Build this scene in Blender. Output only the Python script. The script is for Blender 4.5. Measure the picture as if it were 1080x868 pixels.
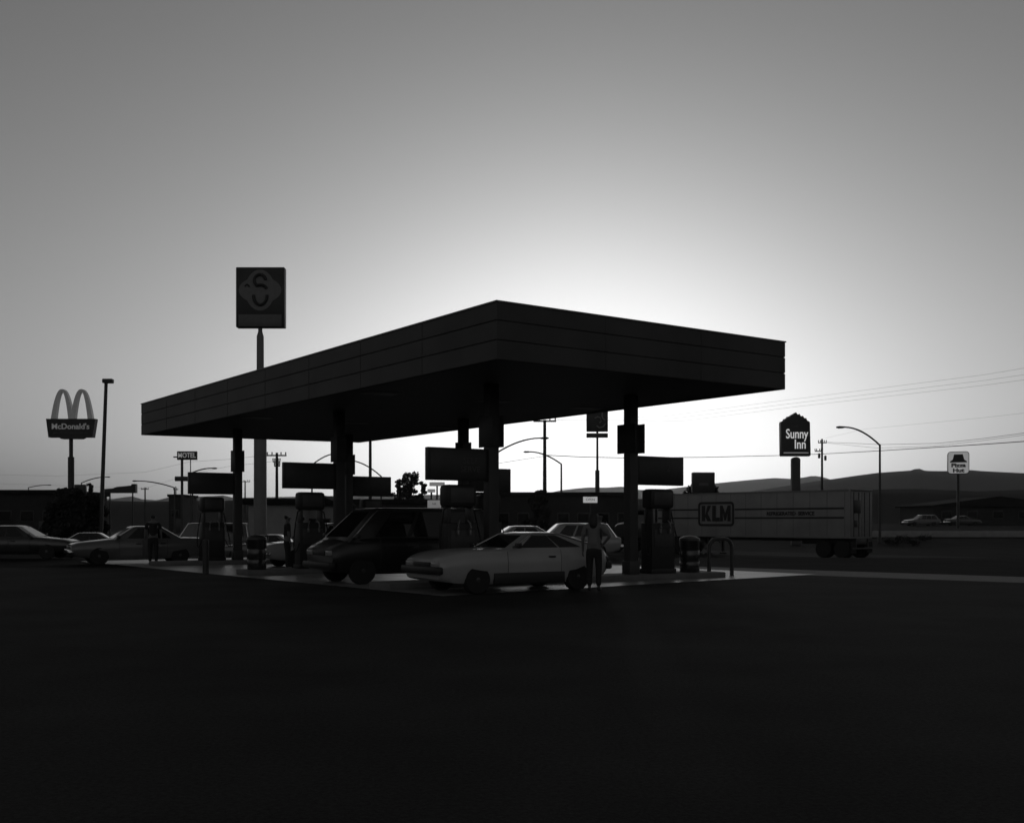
import bpy, bmesh, math, random
from mathutils import Vector, Matrix
random.seed(7)
R = math.radians
S = bpy.context.scene
C = S.collection
for o in list(bpy.data.objects): bpy.data.objects.remove(o)

# ------------------------------------------------------------------ camera
F, HX, HY, EYE = 1095.0, 540.0, 550.0, 1.5      # focal length and horizon of the photograph (1080 px wide)
cd = bpy.data.cameras.new('camera'); cam = bpy.data.objects.new('camera', cd); C.objects.link(cam)
cam.location = (0, 0, EYE); cam.rotation_euler = (R(90), 0, 0)
cd.sensor_fit = 'HORIZONTAL'; cd.sensor_width = 36; cd.lens = 36 * F / 1080
cd.shift_y = (HY - 434) / 1080
cd.clip_start = .1; cd.clip_end = 20000
S.camera = cam

# ------------------------------------------------------------------ sky, sun, exposure
SUN_EL, SUN_AZ = 4.0, 4.0
SKY_P, SKY_M = 1.32, 1.44
w = bpy.data.worlds.new('World'); S.world = w; w.use_nodes = True
nt = w.node_tree; nt.nodes.clear()
def nd(t, kind, **kw):
    n = t.nodes.new(kind)
    for k, v in kw.items(): setattr(n, k, v)
    return n
out = nd(nt, 'ShaderNodeOutputWorld'); bg = nd(nt, 'ShaderNodeBackground')
sky = nd(nt, 'ShaderNodeTexSky', sky_type='NISHITA'); sky.sun_disc = False
sky.sun_elevation = R(SUN_EL); sky.sun_rotation = R(SUN_AZ)
sky.altitude = 1300; sky.air_density = 2.0; sky.dust_density = 4.0; sky.ozone_density = 1.0
bw = nd(nt, 'ShaderNodeRGBToBW')                       # black-and-white film with a soft shoulder
def mth(op, a, b=None):
    n = nd(nt, 'ShaderNodeMath', operation=op)
    for i, x in enumerate((a, b)):
        if x is None: continue
        if isinstance(x, (int, float)): n.inputs[i].default_value = x
        else: nt.links.new(x, n.inputs[i])
    return n.outputs[0]
nt.links.new(sky.outputs[0], bw.inputs[0])
y_ = mth('MULTIPLY', mth('POWER', mth('MULTIPLY', bw.outputs[0], .1), SKY_P), SKY_M)
L_ = mth('DIVIDE', y_, mth('POWER', mth('ADD', mth('POWER', mth('MULTIPLY', y_, 1 / 1.4), 3.0), 1.0), 1 / 3))
nt.links.new(mth('MULTIPLY', L_, 10.0), bg.inputs[0])
bg.inputs[1].default_value = 0.1
nt.links.new(bg.outputs[0], out.inputs[0])
ld = bpy.data.lights.new('sun', 'SUN'); sun = bpy.data.objects.new('sun', ld); C.objects.link(sun)
ld.energy = 0.02; ld.angle = R(.5); ld.color = (1, 1, 1)
sd = Vector((math.sin(R(SUN_AZ)) * math.cos(R(SUN_EL)), math.cos(R(SUN_AZ)) * math.cos(R(SUN_EL)), math.sin(R(SUN_EL))))
sun.rotation_euler = sd.to_track_quat('Z', 'Y').to_euler()
S.view_settings.view_transform = 'Standard'; S.view_settings.look = 'None'
S.view_settings.gamma = 1; S.view_settings.use_curve_mapping = False
S.view_settings.exposure = 0.0
HAZE = 0.62e-4

# ------------------------------------------------------------------ helpers
def P(px, py, Y):                         # the point at depth Y seen at a pixel of the photograph
    return Vector(((px - HX) * Y / F, Y, EYE + (HY - py) * Y / F))
U = Vector((-.6063, .7952, 0)); V = Vector((.8475, .5307, 0)); N0 = Vector((-.3, 20.86, 0))
RV = math.atan2(V.y, V.x)                 # the direction the pump islands run in
def uv(a, b, z=0): p = N0 + U * a + V * b; return Vector((p.x, p.y, z))
def ss(a, b, x):
    t = min(1, max(0, (x - a) / (b - a))); return t * t * (3 - 2 * t)
def zg(x, y):                             # height of the terrain
    z = -.6 * ss(42, 56, y)
    r = ss(8, 26, x)
    up = .55 * ss(79, 98.5, y) + .62 * ss(99.6, 100.6, y) + .4 * ss(101, 150, y)
    z += r * up
    z += (1 - r) * .5 * ss(85, 160, y)
    return z

_m = {}
def mat(name, val, rough=.6, var=.12, scale=6, coat=0, metal=0, spec=.5, bump=0, bscale=60, trans=0, emit=0, grain=0):
    if name in _m: return _m[name]
    m = bpy.data.materials.new(name); m.use_nodes = True; t = m.node_tree; b = t.nodes['Principled BSDF']
    tc = nd(t, 'ShaderNodeTexCoord'); nz = nd(t, 'ShaderNodeTexNoise'); nz.inputs['Scale'].default_value = scale
    nz.inputs['Detail'].default_value = 6
    t.links.new(tc.outputs['Object'], nz.inputs['Vector'])
    mr = nd(t, 'ShaderNodeMapRange'); mr.inputs['From Min'].default_value = .25; mr.inputs['From Max'].default_value = .75
    mr.inputs['To Min'].default_value = val * (1 - var); mr.inputs['To Max'].default_value = val * (1 + var)
    t.links.new(nz.outputs['Fac'], mr.inputs['Value']); col = mr.outputs[0]
    if grain:                                 # stone-sized speckle
        g = nd(t, 'ShaderNodeTexNoise'); g.inputs['Scale'].default_value = 28; g.inputs['Detail'].default_value = 5; g.inputs['Roughness'].default_value = .8
        t.links.new(tc.outputs['Object'], g.inputs['Vector'])
        g2 = nd(t, 'ShaderNodeMapRange'); g2.inputs['From Min'].default_value = .3; g2.inputs['From Max'].default_value = .7
        g2.inputs['To Min'].default_value = 1 - grain; g2.inputs['To Max'].default_value = 1 + grain
        t.links.new(g.outputs['Fac'], g2.inputs['Value'])
        mu = nd(t, 'ShaderNodeMath', operation='MULTIPLY'); t.links.new(col, mu.inputs[0]); t.links.new(g2.outputs[0], mu.inputs[1]); col = mu.outputs[0]
    t.links.new(col, b.inputs['Base Color'])
    b.inputs['Roughness'].default_value = rough; b.inputs['Metallic'].default_value = metal
    b.inputs['Coat Weight'].default_value = coat; b.inputs['Coat Roughness'].default_value = .06
    b.inputs['Specular IOR Level'].default_value = spec
    if emit: b.inputs['Emission Color'].default_value = (1, 1, 1, 1); b.inputs['Emission Strength'].default_value = emit
    if trans: b.inputs['Transmission Weight'].default_value = trans
    if bump:
        n2 = nd(t, 'ShaderNodeTexNoise'); n2.inputs['Scale'].default_value = bscale; n2.inputs['Detail'].default_value = 8
        t.links.new(tc.outputs['Object'], n2.inputs['Vector'])
        bp = nd(t, 'ShaderNodeBump'); bp.inputs['Strength'].default_value = bump; bp.inputs['Distance'].default_value = .02
        t.links.new(n2.outputs['Fac'], bp.inputs['Height']); t.links.new(bp.outputs[0], b.inputs['Normal'])
    _m[name] = m; return m
M = dict(
    ground=mat('dark_ground', .018, .95, .35, .5, spec=.03, bump=.3, bscale=20), asphalt=mat('asphalt', .036, .92, .3, .45, spec=.06, bump=.5, bscale=70, grain=.45),
    road=mat('road_asphalt', .022, .9, .2, .7, spec=.08, bump=.3, bscale=40),
    concrete=mat('concrete', .28, .4, .4, .9, spec=.5, bump=.1, bscale=14),
    kerb=mat('kerb_concrete', .17, .85, .2, 3, bump=.2),
    fascia=mat('fascia_enamel', .08, .5, .25, .8, spec=.3),
    soffit=mat('soffit_panel', .07, .6, .1, 1),
    column=mat('column_steel', .06, .5, .15, 3),
    signdark=mat('sign_dark', .035, .45, .15, 2),
    signmid=mat('sign_mid', .10, .45, .15, 2),
    signlight=mat('sign_light', .5, .45, .1, 2),
    litwhite=mat('lit_letters', .8, .5, .05, 2, emit=.42), litboard=mat('lit_board', .7, .5, .08, 2, emit=.3), litdim=mat('lit_board_or_gap_dim', .6, .5, .08, 2, emit=.12),  # the dim glow also stands in for bright sky gaps
    signwhite=mat('sign_white', .8, .5, .05, 2),
    steel=mat('galvanised_steel', .25, .45, .15, 5, metal=.5),
    darksteel=mat('dark_steel', .05, .45, .2, 5),
    polegrey=mat('pole_grey', .22, .55, .12, 2),
    wood=mat('pole_wood', .06, .85, .3, 4, bump=.3),
    rubber=mat('tyre_rubber', .02, .8, .2, 10),
    rim=mat('wheel_rim', .1, .35, .1, 8, metal=.7),
    chrome=mat('chrome', .7, .15, .02, 5, metal=1),
    glass=mat('dark_glass', .012, .04, .05, 2, spec=.7),
    lamp=mat('lamp_glass', .35, .15, .1, 8, spec=.7),
    taillamp=mat('tail_lamp', .06, .2, .1, 8),
    plastic=mat('black_plastic', .025, .5, .15, 8),
    p_white=mat('paint_white', .42, .28, .05, 2, coat=.6),
    p_lgrey=mat('paint_light_grey', .14, .28, .06, 2, coat=.6),
    p_grey=mat('paint_grey', .06, .28, .06, 2, coat=.6),
    p_dark=mat('paint_dark', .03, .25, .1, 2, coat=.7),
    p_black=mat('paint_black', .012, .35, .1, 2, coat=.3),
    trailer=mat('trailer_aluminium', .31, .55, .16, .8),
    stripe=mat('trailer_stripe', .03, .5, .1, 3),
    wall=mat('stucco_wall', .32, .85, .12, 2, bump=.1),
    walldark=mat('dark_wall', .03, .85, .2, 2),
    roofing=mat('roofing', .025, .95, .2, 3, spec=.05),
    leaf=mat('leaves', .03, .7, .4, 3, spec=.3),
    bark=mat('bark', .05, .9, .3, 6),
    skin=mat('skin', .16, .55, .08, 8),
    hair=mat('hair', .015, .5, .2, 20),
    c_white=mat('cloth_white', .2, .9, .06, 6),
    c_dark=mat('cloth_dark', .03, .9, .15, 6),
    c_mid=mat('cloth_mid', .07, .9, .15, 6),
    hill=mat('hill_grass', .07, .95, .25, .004, spec=.1),
    hilldark=mat('hill_scrub', .025, .95, .3, .01, spec=.1),
)
def link(name, me, parent=None):
    o = bpy.data.objects.new(name, me); C.objects.link(o)
    if parent: o.parent = parent
    return o
class B:
    def __init__(s): s.bm = bmesh.new()
    def face(s, pts):
        return s.bm.faces.new([s.bm.verts.new(p) for p in pts])
    def box(s, c, d, rz=0, bev=0, rx=0, ry=0):
        r = bmesh.ops.create_cube(s.bm, size=1)
        vs = r['verts']
        mtx = Matrix.Translation(Vector(c)) @ Matrix.Rotation(rz, 4, 'Z') @ Matrix.Rotation(ry, 4, 'Y') @ Matrix.Rotation(rx, 4, 'X')
        bmesh.ops.scale(s.bm, vec=Vector(d), verts=vs)
        if bev:
            es = list({e for v in vs for e in v.link_edges})
            rr = bmesh.ops.bevel(s.bm, geom=es, offset=bev, segments=2, affect='EDGES', profile=.5)
            vs = list({v for f in rr['faces'] for v in f.verts} | {v for v in vs if v.is_valid})
        bmesh.ops.transform(s.bm, matrix=mtx, verts=vs); return s
    def cyl(s, p0, p1, r0, r1=None, n=12, cap=True):
        if r1 is None: r1 = r0
        p0, p1 = Vector(p0), Vector(p1); d = (p1 - p0)
        q = d.to_track_quat('Z', 'Y')
        a = [p0 + q @ Vector((r0 * math.cos(2 * math.pi * i / n), r0 * math.sin(2 * math.pi * i / n), 0)) for i in range(n)]
        b = [p1 + q @ Vector((r1 * math.cos(2 * math.pi * i / n), r1 * math.sin(2 * math.pi * i / n), 0)) for i in range(n)]
        return s.loft([a, b], cap)
    def loft(s, rings, cap=True, closed=True):
        vr = [[s.bm.verts.new(p) for p in r] for r in rings]
        n = len(vr[0])
        for i in range(len(vr) - 1):
            for j in range(n if closed else n - 1):
                k = (j + 1) % n
                s.bm.faces.new((vr[i][j], vr[i][k], vr[i + 1][k], vr[i + 1][j]))
        if cap and closed:
            s.bm.faces.new(list(reversed(vr[0]))); s.bm.faces.new(vr[-1])
        return s
    def tube(s, pts, r, n=8):
        pts = [Vector(p) for p in pts]; rings = []
        rs = r if isinstance(r, (list, tuple)) else [r] * len(pts)
        up = Vector((0, 0, 1))
        d0 = (pts[1] - pts[0]).normalized()
        if abs(d0.dot(up)) > .9: up = Vector((0, 1, 0))
        for i, p in enumerate(pts):
            d = (pts[min(i + 1, len(pts) - 1)] - pts[max(i - 1, 0)]).normalized()
            x = d.cross(up)
            if x.length < .01: x = d.cross(Vector((1, 0, 0)))
            x.normalize(); y = x.cross(d).normalized()
            rings.append([p + (x * math.cos(2 * math.pi * k / n) + y * math.sin(2 * math.pi * k / n)) * rs[i] for k in range(n)])
        return s.loft(rings)
    def prism(s, poly, o, ex, ey, ez):    # a flat outline (ex, ey) given thickness ez
        o, ex, ey, ez = Vector(o), Vector(ex), Vector(ey), Vector(ez)
        a = [o + ex * p[0] + ey * p[1] for p in poly]; return s.loft([a, [q + ez for q in a]])
    def lathe(s, prof, c, ax=(0, 0, 1), n=20):   # prof: (radius, height)
        q = Vector(ax).to_track_quat('Z', 'Y'); c = Vector(c)
        rings = [[c + q @ Vector((r * math.cos(2 * math.pi * k / n), r * math.sin(2 * math.pi * k / n), h)) for k in range(n)] for r, h in prof]
        return s.loft(rings)
    def blob(s, c, r, sub=2):
        rr = bmesh.ops.create_icosphere(s.bm, subdivisions=sub, radius=1)
        bmesh.ops.scale(s.bm, vec=Vector(r), verts=rr['verts']); bmesh.ops.translate(s.bm, vec=Vector(c), verts=rr['verts']); return s
    def shift(s, v): bmesh.ops.translate(s.bm, vec=Vector(v), verts=s.bm.verts[:]); return s
    def mesh(s, name, m, ang=35, mm=None):
        bm = s.bm
        bmesh.ops.recalc_face_normals(bm, faces=bm.faces[:])
        for f in bm.faces: f.smooth = True
        for e in bm.edges:
            if len(e.link_faces) == 2: e.smooth = e.calc_face_angle(0) < R(ang)
        me = bpy.data.meshes.new(name); bm.to_mesh(me); bm.free()
        for x in (mm or [m]): me.materials.append(x)
        return me
    def build(s, name, m, parent=None, ang=35, mm=None): return link(name, s.mesh(name, m, ang, mm), parent)

def tag(o, label, cat, group=None):
    o['label'] = label; o['category'] = cat
    if group: o['group'] = group
    return o
def thing(name, label, cat, loc=(0, 0, 0), rz=0, group=None):
    o = bpy.data.objects.new(name, None); C.objects.link(o); o.empty_display_size = .3
    o.location = loc; o.rotation_euler = (0, 0, rz); return tag(o, label, cat, group)
def struct(o): o['kind'] = 'structure'; return o
def copy_tree(o, parent=None):
    c = o.copy(); C.objects.link(c)
    if parent: c.parent = parent
    for ch in list(o.children): copy_tree(ch, c)
    return c
def evald(o):                             # the mesh of an object with its modifiers applied
    dg = bpy.context.evaluated_depsgraph_get(); dg.update()
    return bpy.data.meshes.new_from_object(o.evaluated_get(dg))
def text(name, body, size, m, parent, loc, rot=(R(90), 0, 0), depth=.01, align='CENTER', sx=1, shear=0, bold=0, space=1):
    cu = bpy.data.curves.new(name, 'FONT'); cu.body = body; cu.size = size; cu.extrude = depth; cu.align_x = align; cu.align_y = 'CENTER'
    cu.shear = shear; cu.offset = bold; cu.space_character = space; cu.resolution_u = 4
    t = bpy.data.objects.new(name, cu); C.objects.link(t)
    me = evald(t); bpy.data.objects.remove(t)
    me.materials.clear(); me.materials.append(m)
    o = link(name, me, parent); o.location = loc; o.rotation_euler = rot; o.scale = (sx, 1, 1); return o

# ------------------------------------------------------------------ ground, roads, hills
def sheet(name, xs, ys, m, dz=0, fn=None):
    b = B(); g = [[b.bm.verts.new((x, y, zg(x, y) + dz)) for x in xs] for y in ys]
    for i in range(len(ys) - 1):
        for j in range(len(xs) - 1):
            b.bm.faces.new((g[i][j], g[i][j + 1], g[i + 1][j + 1], g[i + 1][j]))
    return struct(b.build(name, m))
xs = [-6500, -1500, -600, -300] + [-150 + 10 * i for i in range(14)] + [-10 + 2 * i for i in range(61)] + [130, 160, 300, 600, 1500, 6500]
ys = [-300, -100, -30, 0, 10, 20, 30, 36, 38, 40, 42, 44, 46, 48, 50, 52, 54, 56, 60, 70, 78, 80, 84, 88, 92, 96, 99, 99.6, 99.8, 100, 100.2, 100.4, 100.6, 101, 105, 110, 120, 130, 140, 150, 160, 200, 300, 600, 1500, 5700]
sheet('ground', xs, ys, M['ground'])
lot = B(); lot.face([(-60, -45, .003), (75, -45, .003), (75, -27.6, .003), (8.67, 28.6, .003), (2.6, 33.8, .003), (-60, 33.8, .003)])
struct(lot.build('parking_lot', M['asphalt']))
def strip(name, p, q, wdt, n, m, dz):     # a strip laid on the terrain, p to q, width to its left
    p, q = Vector(p), Vector(q); d = (q - p).normalized(); l = Vector((-d.y, d.x, 0))
    b = B(); k = max(1, int(abs(wdt) / 1.5) or 1)
    g = [[(p.lerp(q, i / n) + l * wdt * j / k) for j in range(k + 1)] for i in range(n + 1)]
    g = [[b.bm.verts.new((c.x, c.y, zg(c.x, c.y) + dz)) for c in r] for r in g]
    for i in range(n):
        for j in range(k): b.bm.faces.new((g[i][j], g[i + 1][j], g[i + 1][j + 1], g[i][j + 1]))
    return struct(b.build(name, m))
TD = Vector((-.665, .747, 0)); TN = Vector((.747, .665, 0))       # the street runs along TD
tr0 = Vector(P(896, 0, 59)); tr0.z = 0
strip('road', tr0 - TD * 60 + TN * 7.5, tr0 + TD * 140 + TN * 7.5, 13, 120, M['road'], .008)
strip('lane_line', tr0 - TD * 60 + TN * 1.1, tr0 + TD * 140 + TN * 1.1, .12, 120, mat('lane_paint', .4, .8), .02)
g0 = Vector((8.67, 28.6, 0)); gd = Vector((.763, -.647, 0))
strip('gutter', g0 - gd * 30, g0 + gd * 22, 2.9, 60, M['kerb'], .006)

# concrete pad under the canopy
pad = B()
pn, pr_, pl_, pf = Vector((-1.39, 20.75, 0)), Vector((8.6, 29.3, 0)), Vector((-16.2, 38.9, 0)), Vector((-6.4, 47.5, 0))
NN = 14
def pq(s, t): return pn.lerp(pr_, s).lerp(pl_.lerp(pf, s), t)
for i in range(3):
    for j in range(6):
        g = .004
        c = [pq((i + g * 1) / 3, (j + g) / 6), pq((i + 1 - g) / 3, (j + g) / 6), pq((i + 1 - g) / 3, (j + 1 - g) / 6), pq((i + g) / 3, (j + 1 - g) / 6)]
        pad.face([Vector((p.x, p.y, max(zg(p.x, p.y), -.02) + .012)) for p in c])
struct(pad.build('concrete_pad', M['concrete']))
# hills
def ridge(name, pts, Y, depth, m, amp=.06):
    b = B(); xs = [i for i in range(-260, 1345, 5)]
    def h(px):
        for (x0, y0), (x1, y1) in zip(pts, pts[1:]):
            if x0 <= px <= x1: return y0 + (y1 - y0) * (px - x0) / (x1 - x0)
        return pts[0][1] if px < pts[0][0] else pts[-1][1]
    rows = []
    prof = [(-depth, 0), (-.72 * depth, .16), (-.5 * depth, .36), (-.3 * depth, .6), (-.12 * depth, .86), (0, 1), (.2 * depth, .85), (.7 * depth, .3), (depth, 0)]
    rnd = random.Random(3)
    ph = [(rnd.uniform(.01, .12), rnd.uniform(0, 6), rnd.uniform(.3, 1)) for _ in range(9)]
    for dy, k in prof:
        row = []
        for px in xs:
            top = P(px, h(px), Y)
            gully = sum(a * math.sin(f * px + p + dy * .004) for f, p, a in ph) / 9
            kk = k + (amp * gully if 0 < k < 1 else 0)
            x = top.x * (1 + dy / Y * .9)
            row.append((x, Y + dy * (1 + .1 * gully), -3 + (top.z + 3) * kk))
        rows.append(row)
    b.loft(rows, cap=False, closed=False)
    return struct(b.build(name, m, ang=180))
far = [(-300, 520), (0, 519), (43, 518), (90, 521), (105, 526.5), (120, 526), (133, 524), (140, 523.5), (150, 526.5), (166, 527.5), (180, 524), (200, 524), (225, 523), (236, 522.3), (246, 525), (300, 524), (400, 522), (530, 521.5), (580, 519.5), (592, 517), (605, 515.5), (621, 514), (640, 514.2), (657, 513), (673, 516.5), (693, 517), (718, 514), (740, 511.5), (761, 509), (792, 506), (817, 504), (835, 505), (848, 503.5), (857, 501.6), (868, 503), (875, 505.5), (900, 508), (1000, 510), (1340, 515)]
ridge('far_hills', far, 4500, 1000, M['hill'])
right = [(-300, 540), (690, 532), (760, 523), (820, 514), (860, 507.5), (876, 505.6), (903, 501.6), (926, 498.6), (951, 496.8), (960, 496.2), (963, 495), (969, 494), (976, 496.6), (997, 496.8), (1022, 495.6), (1036, 496.8), (1100, 500), (1340, 508)]
ridge('dark_hills', right, 1500, 450, M['hill'])
near = [(-300, 524), (43, 526), (150, 529), (300, 527), (560, 526), (700, 526), (800, 524), (880, 519), (930, 516), (965, 515.5), (1000, 517), (1030, 518), (1100, 516), (1340, 515)]
ridge('near_hills', near, 300, 90, M['hilldark'])

# air: one even haze round the whole place
hm = bpy.data.materials.new('haze_air'); hm.use_nodes = True; ht = hm.node_tree; ht.nodes.clear()
ho = nd(ht, 'ShaderNodeOutputMaterial'); hv = nd(ht, 'ShaderNodeVolumePrincipled')
hv.inputs['Color'].default_value = (.9, .9, .9, 1); hv.inputs['Density'].default_value = HAZE; hv.inputs['Anisotropy'].default_value = .86
ht.links.new(hv.outputs[0], ho.inputs['Volume'])
hz_ = B().box((0, 2700, 140), (13200, 6800, 296)).build('haze', hm); hz_['kind'] = 'stuff'
# ------------------------------------------------------------------ canopy
N_, R_, F_, L_ = Vector((-.3, 20.5, 0)), Vector((6.63, 25.2, 0)), Vector((-6.2, 42.2, 0)), Vector((-13.75, 38.5, 0))
ZS, ZT = 4.7, 5.84
cen = (N_ + R_ + F_ + L_) / 4; cen.z = 0
can = thing('gas_station_canopy', 'big flat canopy with banded fascia on six columns over the pumps', 'canopy', cen)
quad = [N_, R_, F_, L_]
def inset(d):
    o = []
    for i in range(4):
        a, p, n = quad[i - 1], quad[i], quad[(i + 1) % 4]
        o.append(p + (a - p).normalized() * d + (n - p).normalized() * d)
    return o
def zed(pts, z): return [Vector((p.x, p.y, z)) - cen for p in pts]
fb = B(); H = ZT - ZS
for f0, f1 in ((.0, .339), (.347, .679), (.687, 1)):
    fb.loft([zed(inset(.012), ZS + H * f0), zed(quad, ZS + H * f0 + .012), zed(quad, ZS + H * f1 - .012), zed(inset(.012), ZS + H * f1), zed(inset(.06), ZS + H * f1), zed(inset(.06), ZS + H * f0)], cap=False)
fb.loft([zed(inset(.022), ZS + .02), zed(inset(.022), ZT - .02)], cap=False)
for i in range(4):
    a, c = quad[i], quad[(i + 1) % 4]
    n = int((c - a).length / 2.9); d = (c - a).normalized(); o_ = Vector((d.y, -d.x, 0))
    for j in range(1, n + 1):
        p = a.lerp(c, j / (n + 1)) - cen + o_ * .003
        for f0, f1 in ((.012, .327), (.359, .667), (.699, .988)):
            fb.box((p.x, p.y, ZS + H * (f0 + f1) / 2), (.045, .006, H * (f1 - f0)), math.atan2(d.y, d.x))
fb.build('fascia', M['fascia'], can)
sb = B(); sb.loft([zed(inset(.07), ZS + .05), zed(inset(.07), ZS + .12)])
sb.build('soffit', M['soffit'], can)
rb = B(); rb.loft([zed(inset(.07), ZT - .25), zed(inset(.07), ZT - .2)]); rb.build('roof', M['roofing'], can)
tb = B(); tb.loft([zed(inset(-.02), ZT), zed(inset(-.02), ZT + .03), zed(inset(.08), ZT + .03), zed(inset(.08), ZT)], cap=False); tb.build('roof_trim', M['steel'], can)
ROWS = (3.25, 10.85, 18.4); COLS = (2.1, 6.3)
for a in ROWS:
    for bb in COLS:
        p = uv(a, bb) - cen
        b = B(); b.box((p.x, p.y, (ZS + .05) / 2), (.27, .27, ZS + .05), RV, .015)
        b.box((p.x, p.y, .32), (.34, .34, .34), RV, .02)
        b.build('column', M['column'], can)
    for bb in (.9, 4.2, 7.4):
        p = uv(a + 3, bb) - cen; b = B(); b.box((p.x, p.y, ZS + .048), (.9, .6, .03), RV, .01); b.build('ceiling_light', M['signmid'], can)

# signs fixed on the columns
words = {0: 'near', 1: 'middle', 2: 'far'}
for i, a in enumerate(ROWS):
    for j, bb in enumerate(COLS):
        s = -1 if j == 0 else 1
        p = uv(a, bb)
        where = ['on the nearest column beside the dark van', 'on the right front column above the pump', 'on the left column of the middle pump island', 'on the right column of the middle pump island', 'on the far left column by the motel sign', 'on the far right column before the thin pole'][i * 2 + j]
        t = thing('island_sign', 'dark rectangular sign board ' + where, 'sign', (p.x, p.y, 2.45), RV, 'rectangular sign boards on the canopy columns')
        b = B(); b.box((s * .93, 0, .375), (1.58, .16, .75), 0, .012); b.build('board', M['signdark'], t)
        b = B()
        for sy in (-.0865, .0865): b.box((s * .93, sy, .375), (1.46, .012, .63), 0, .004)
        b.build('face', mat('sign_face_dark', .05, .4), t)
        if (i, j) == (0, 0):
            text('lettering', 'SELF\nSERVE', .2, M['signmid'], t, (s * .62, -.094, .36), (R(90), 0, 0), .003)
        if (i, j) == (0, 1):
            text('lettering', '2', .26, M['signmid'], t, (s * 1.18, -.094, .45), (R(90), 0, 0), .003)
        q = thing('square_sign', 'dark square panel mounted high ' + where, 'sign', (p.x, p.y, 3.25), math.atan2(U.y, U.x), 'square panels on the canopy columns')
        wq_ = {(0, 0): .56, (0, 1): .68}.get((i, j), .42)
        for sy in (-.155, .155): B().box((0, sy, .375), (wq_, .03, .75), 0, .008).build('board', M['signdark'], q)
        for bx_ in (-.17, .17): B().box((bx_, 0, .375), (.03, .28, .7)).build('side_strap', M['darksteel'], q)

# pump islands with dispensers, bins, guards
isl_lab = ['concrete pump island with kerb behind the white hatchback', 'concrete pump island behind the dark van', 'concrete pump island before the far parked sedan']
for i, a in enumerate(ROWS):
    o = tag(B().box((0, 0, .075), (9.9, 1.1, .15), 0, .03).build('pump_island', M['kerb']), isl_lab[i], 'pump island', 'concrete pump islands')
    o.location = uv(a, 4.15); o.rotation_euler = (0, 0, RV)
def dispenser(label):
    t = thing('fuel_pump', label, 'fuel pump', group='fuel pumps on the islands')
    b = B(); b.box((0, 0, .66), (.78, .46, 1.32), 0, .03); b.box((0, 0, .06), (.84, .5, .12), 0, .01); b.build('cabinet', M['plastic'], t)
    b = B()
    for sy in (-.236, .236): b.box((0, sy, .92), (.62, .012, .46), 0, .005)
    b.build('face_panel', mat('pump_face', .06, .5), t)
    for sx in (-.3, .3):
        b = B(); b.box((sx, 0, 1.5), (.07, .3, .36), 0, .01); b.build('post', M['darksteel'], t)
    b = B(); b.box((0, 0, 1.94), (.8, .42, .52), 0, .09); b.build('head', M['plastic'], t)
    b = B()
    for sy in (-.214, .214): b.box((0, sy, 1.95), (.6, .012, .34), 0, .005)
    b.build('display', mat('pump_display', .07, .4), t)
    for sx in (-1, 1):
        pts = [(sx * .34, .1 * sx, 1.68)] + [(sx * (.4 + .17 * math.sin(math.pi * k / 9)), -.16 + .1 * math.cos(k * .5), 1.62 - 1.15 * math.sin(math.pi * k / 9 * .72)) for k in range(10)]
        b = B(); b.tube(pts, .018); b.build('hose', M['rubber'], t)
        b = B(); b.tube([(sx * .16, -.26, 1.12), (sx * .16, -.33, 1.2), (sx * .16, -.31, 1.3), (sx * .1, -.27, 1.38)], [.022, .03, .026, .012]); b.box((sx * .16, -.29, 1.1), (.05, .07, .12), 0, .01); b.build('nozzle', M['steel'], t)
    return t
dl = ['dark fuel pump left of the nearest column, above the white hatchback', 'dark round-shouldered fuel pump right of the right front column', 'dark fuel pump beside two people on the middle island', 'dark fuel pump behind the nearest column', 'dark fuel pump beside the far left column', 'dark fuel pump beside the far right column']
d0 = dispenser(dl[0]); k = 0
for a in ROWS:
    for bb in (1.2, 7.2):
        d = d0 if k == 0 else copy_tree(d0)
        d['label'] = dl[k]; d.location = uv(a, bb, .15); d.rotation_euler = (0, 0, RV); k += 1
def bin_(label):
    t = thing('litter_bin', label, 'bin', group='litter bins on the islands')
    b = B(); b.lathe([(.25, 0), (.262, .02), (.27, .26), (.262, .28), (.27, .3), (.27, .56), (.262, .58), (.27, .6), (.275, .82), (.285, .84)], (0, 0, 0), n=24); b.build('barrel', M['p_dark'], t)
    b = B(); b.lathe([(.285, .84), (.27, .9), (.16, .96), (.02, .98)], (0, 0, 0), n=24); b.build('lid', M['darksteel'], t)
    return t
b0 = bin_('round metal litter bin beside the pipe hoop at the right island end'); b0.location = uv(3.25, 8.3, .15)
b1 = copy_tree(b0); b1['label'] = 'round metal litter bin on the middle island, left of the dark van'; b1.location = uv(10.85, -.38, .15)
def hoop(label, a, bb):
    t = tag(B().tube([(-.42, 0, 0), (-.42, 0, .75)] + [(-.42 + .25 - .25 * math.cos(x), 0, .75 + .27 * math.sin(x)) for x in (.4, .8, 1.2, 1.57)] + [(.17 + .25 * math.sin(x), 0, .75 + .27 * math.cos(x)) for x in (0, .4, .8, 1.2, 1.57)] + [(.42, 0, 0)], .055, 10).build('pipe_guard', M['darksteel']), label, 'pipe guard', None)
    t.location = uv(a, bb, 0); t.rotation_euler = (0, 0, RV); return t
hoop('bent pipe guard at the right end of the front island', 3.25, 9.42)
o = tag(B().cyl((0, 0, 0), (0, 0, .95), .09, n=14).blob((0, 0, .95), (.09, .09, .05)).build('bollard', M['darksteel']), 'short dark bollard left of the middle island bin', 'bollard'); o.location = uv(12.1, -1.35)

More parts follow.
